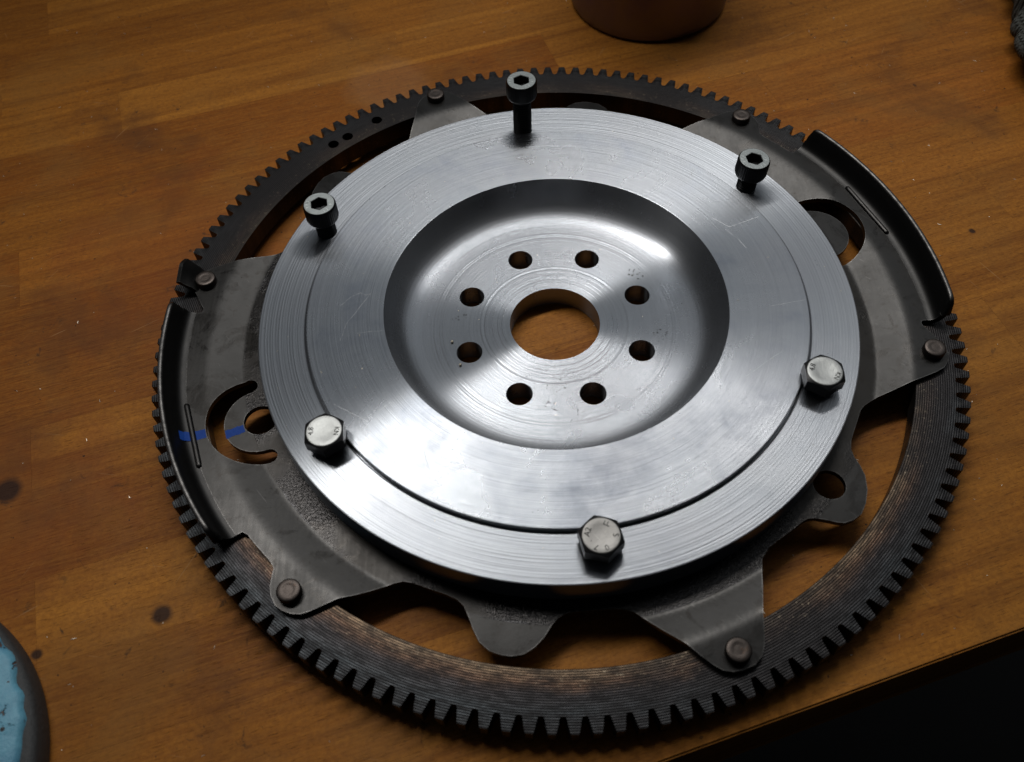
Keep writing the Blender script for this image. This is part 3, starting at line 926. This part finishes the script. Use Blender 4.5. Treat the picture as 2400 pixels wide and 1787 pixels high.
def mat_dark(name, c, rough, bump_=.3, sc=.6):
    t = NT(name)
    p = t.pos_mm()
    n = t.noise(p, sc, 5, .7)
    col = t.mix(n, tuple(x * .6 for x in c), tuple(x * 1.4 for x in c))
    return t.out(color=col, rough=rough, normal=t.bump(n, bump_))
M_cast = mat_dark('dark_cast_rim', (.030, .033, .035), .62)
base = empty('round_stand', (-234 * MM, -161 * MM, 0))
tag(base, 'round dark cast stand with chipped sky blue paint at the front left corner', 'stand')
bm = lathe([(0, .3), (68.0, .3), (69.4, 1.2), (69.6, 4.0), (69.3, 8.6), (68.4, 10.0), (66.5, 10.6), (60.5, 10.9), (57.5, 10.5), (0, 10.2)], 160)
link_mesh('rim', bm, M_cast, base, 40)
rr = random.Random(5)
ph = [rr.uniform(0, 6.28) for _ in range(6)]
def wob(r, z, a):
    k = sum(math.sin(a * n + q) * c for n, q, c in zip((5, 9, 14, 23, 37, 51), ph, (.7, .6, .5, .4, .3, .25)))
    return r + k * (1.0 if r > 50 else .3)
bm = lathe([(62.0, 10.3), (61.6, 11.6), (60.2, 12.6), (54, 12.9), (46, 13.6), (36, 15.5), (26, 22), (20, 34), (18, 44), (0, 44)], 220, rfun=wob)
link_mesh('painted_top', bm, mat_bluecast(), base, 60).location = (3.5 * MM, 4 * MM, 0)

# grey knitted glove at the top right corner
def mat_knit():
    t = NT('grey_knit')
    g = t.n('ShaderNodeTexCoord')
    p = t.vmath('MULTIPLY', g.outputs['Object'], (1000, 1000, 1000))
    x, y, z = t.sep(p)
    n1 = t.noise(p, .6, 4, .7)
    a = t.math('SINE', t.math('MULTIPLY_ADD', n1, 4.0, t.math('MULTIPLY', y, 2 * pi / 2.1)))
    b = t.math('SINE', t.math('MULTIPLY_ADD', n1, 3.0, t.math('MULTIPLY', x, 2 * pi / 1.6)))
    k = t.math('MULTIPLY_ADD', t.math('MULTIPLY', a, b), .5, .5)
    k = t.math('MULTIPLY_ADD', a, .35, k)
    col = t.mix(t.math('MULTIPLY', n1, 1.0), (.035, .038, .036), (.15, .16, .15))
    col = t.mix(t.ramp(k, [(.1, .85), (.6, 0.0)]), col, (.014, .014, .013))
    return t.out(color=col, rough=.95, spec=.1, normal=t.bump(t.math('MULTIPLY_ADD', n1, .8, k), .6))
M_knit = mat_knit()
glove = empty('work_glove', (264 * MM, 152 * MM, 0))
tag(glove, 'crumpled dark grey knitted work glove at the far right corner of the bench', 'glove')
def puff(name, path, radii, flat, seed, parent, z0=0.4):
    """soft tube along a path, flattened where it touches the bench"""
    bm = bmesh.new()
    rr = random.Random(seed)
    phs = [rr.uniform(0, 6.28) for _ in range(8)]
    n = 60; K = 40
    pts = [Vector((*q, 0)) for q in path]
    def samp(s):
        f = s * (len(pts) - 1); i = min(int(f), len(pts) - 2); u = f - i
        u2 = u * u * (3 - 2 * u)
        return pts[i].lerp(pts[i + 1], u), radii[i] + (radii[i + 1] - radii[i]) * u2
    rings = []
    for i in range(n + 1):
        s = i / n
        c, R = samp(s)
        c2, _ = samp(min(1, s + .02)); c1, _ = samp(max(0, s - .02))
        tt = (c2 - c1).normalized(); nn = Vector((-tt.y, tt.x, 0))
        e = min(s, 1 - s) * 2
        R *= math.sqrt(max(.0004, 1 - (1 - min(1, e / .28)) ** 2))
        ring_ = []
        for k in range(K):
            th = 2 * pi * k / K
            wv = 1 + .05 * math.sin(9 * s * 6.28 + phs[0] + 2 * math.sin(th + phs[1])) + .06 * math.sin(3 * th + phs[2] + 5 * s) + .04 * math.sin(17 * s + 5 * th + phs[3])
            q = c + nn * (R * wv * math.cos(th))
            zz = z0 + R * flat + R * flat * wv * math.sin(th)
            ring_.append(bm.verts.new((q.x * MM, q.y * MM, max(z0, zz) * MM)))
        rings.append(ring_)
    for A, B in zip(rings, rings[1:]):
        for k in range(K):
            j = (k + 1) % K
            bm.faces.new((A[k], A[j], B[j], B[k]))
    bm.faces.new(rings[0]); bm.faces.new(list(reversed(rings[-1])))
    return link_mesh(name, bm, M_knit, parent, 80)
puff('palm', [(14, 78), (12, 50), (10, 20), (4, -10), (6, -38), (14, -58)], [22, 28, 33, 33, 29, 20], .5, 2, glove)
puff('cuff', [(22, 120), (18, 95), (14, 66)], [30, 28, 24], .5, 3, glove, .5)
puff('finger', [(22, -20), (24, -50), (30, -78)], [13, 12, 9], .8, 5, glove, .35)
puff('finger', [(44, -10), (50, -42), (60, -68)], [13, 11, 9], .8, 6, glove, .45)
puff('finger', [(62, 4), (74, -24), (86, -46)], [12, 11, 9], .8, 7, glove, .45)

# ================================================================== METAL SHAVINGS AND DUST (nobody could count them)
t = NT('bright_swarf')
M_swarf = t.out(color=(.62, .55, .45), rough=.5, metal=1.0)
bm = bmesh.new()
rs = random.Random(11)
def sliver(bm, x, y, z, L, w, ang, curl):
    n = 3
    vs = []
    for k in range(n + 1):
        s = k / n - .5
        a = ang + curl * s
        px = x + math.cos(a) * L * s; py = y + math.sin(a) * L * s
        nx, ny = -math.sin(a), math.cos(a)
        ww = w * (1 - 1.2 * abs(s))
        zz = z + .08 + .25 * w * (1 if k % 2 else 0)
        vs.append((bm.verts.new(((px + nx * ww) * MM, (py + ny * ww) * MM, zz * MM)), bm.verts.new(((px - nx * ww) * MM, (py - ny * ww) * MM, (zz + .25 * w) * MM))))
    for a, b in zip(vs, vs[1:]):
        bm.faces.new((a[0], a[1], b[1], b[0]))
n = 0
while n < 520:
    x = rs.uniform(-260, 310); y = rs.uniform(-200, 310)
    v = -math.sin(UA) * x + math.cos(UA) * y
    if v < -158: continue
    if 134 < math.hypot(x, y) < 156: continue
    if math.hypot(x - 65.6, y - 218.6) < 43: continue
    sliver(bm, x, y, 0, rs.choice((.4, .5, .6, .8, 1.1, 1.8)) * rs.uniform(.6, 1.3), rs.uniform(.06, .15), rs.uniform(0, 6.28), rs.uniform(-1.5, 1.5))
    n += 1
for bx, by in ((-40.2, -6.5), (-37.2, -17.6)):
    bmesh.ops.create_icosphere(bm, subdivisions=2, radius=.55 * MM, matrix=Matrix.Translation(Vector((bx * MM, by * MM, (FZ + .45) * MM))))
for _ in range(70):
    a_ = rs.uniform(0, 360); r_ = rs.choice((rs.uniform(20, 46), rs.uniform(67, 93), rs.uniform(96, 111)))
    x, y = P(r_, a_)
    if r_ < 46 and min(math.dist((x, y), P(HC, 19.2 + 45 * k)) for k in range(8)) < 6.5: continue
    sliver(bm, x, y, (FZ if r_ < 50 else DZ + 1.7 if r_ < 94 else DZ), rs.uniform(.3, 1.0), rs.uniform(.04, .1), rs.uniform(0, 6.28), rs.uniform(-1.5, 1.5))
sw = link_mesh('metal_shavings', bm, M_swarf, None, smooth=False)
tag(sw, kind='stuff')
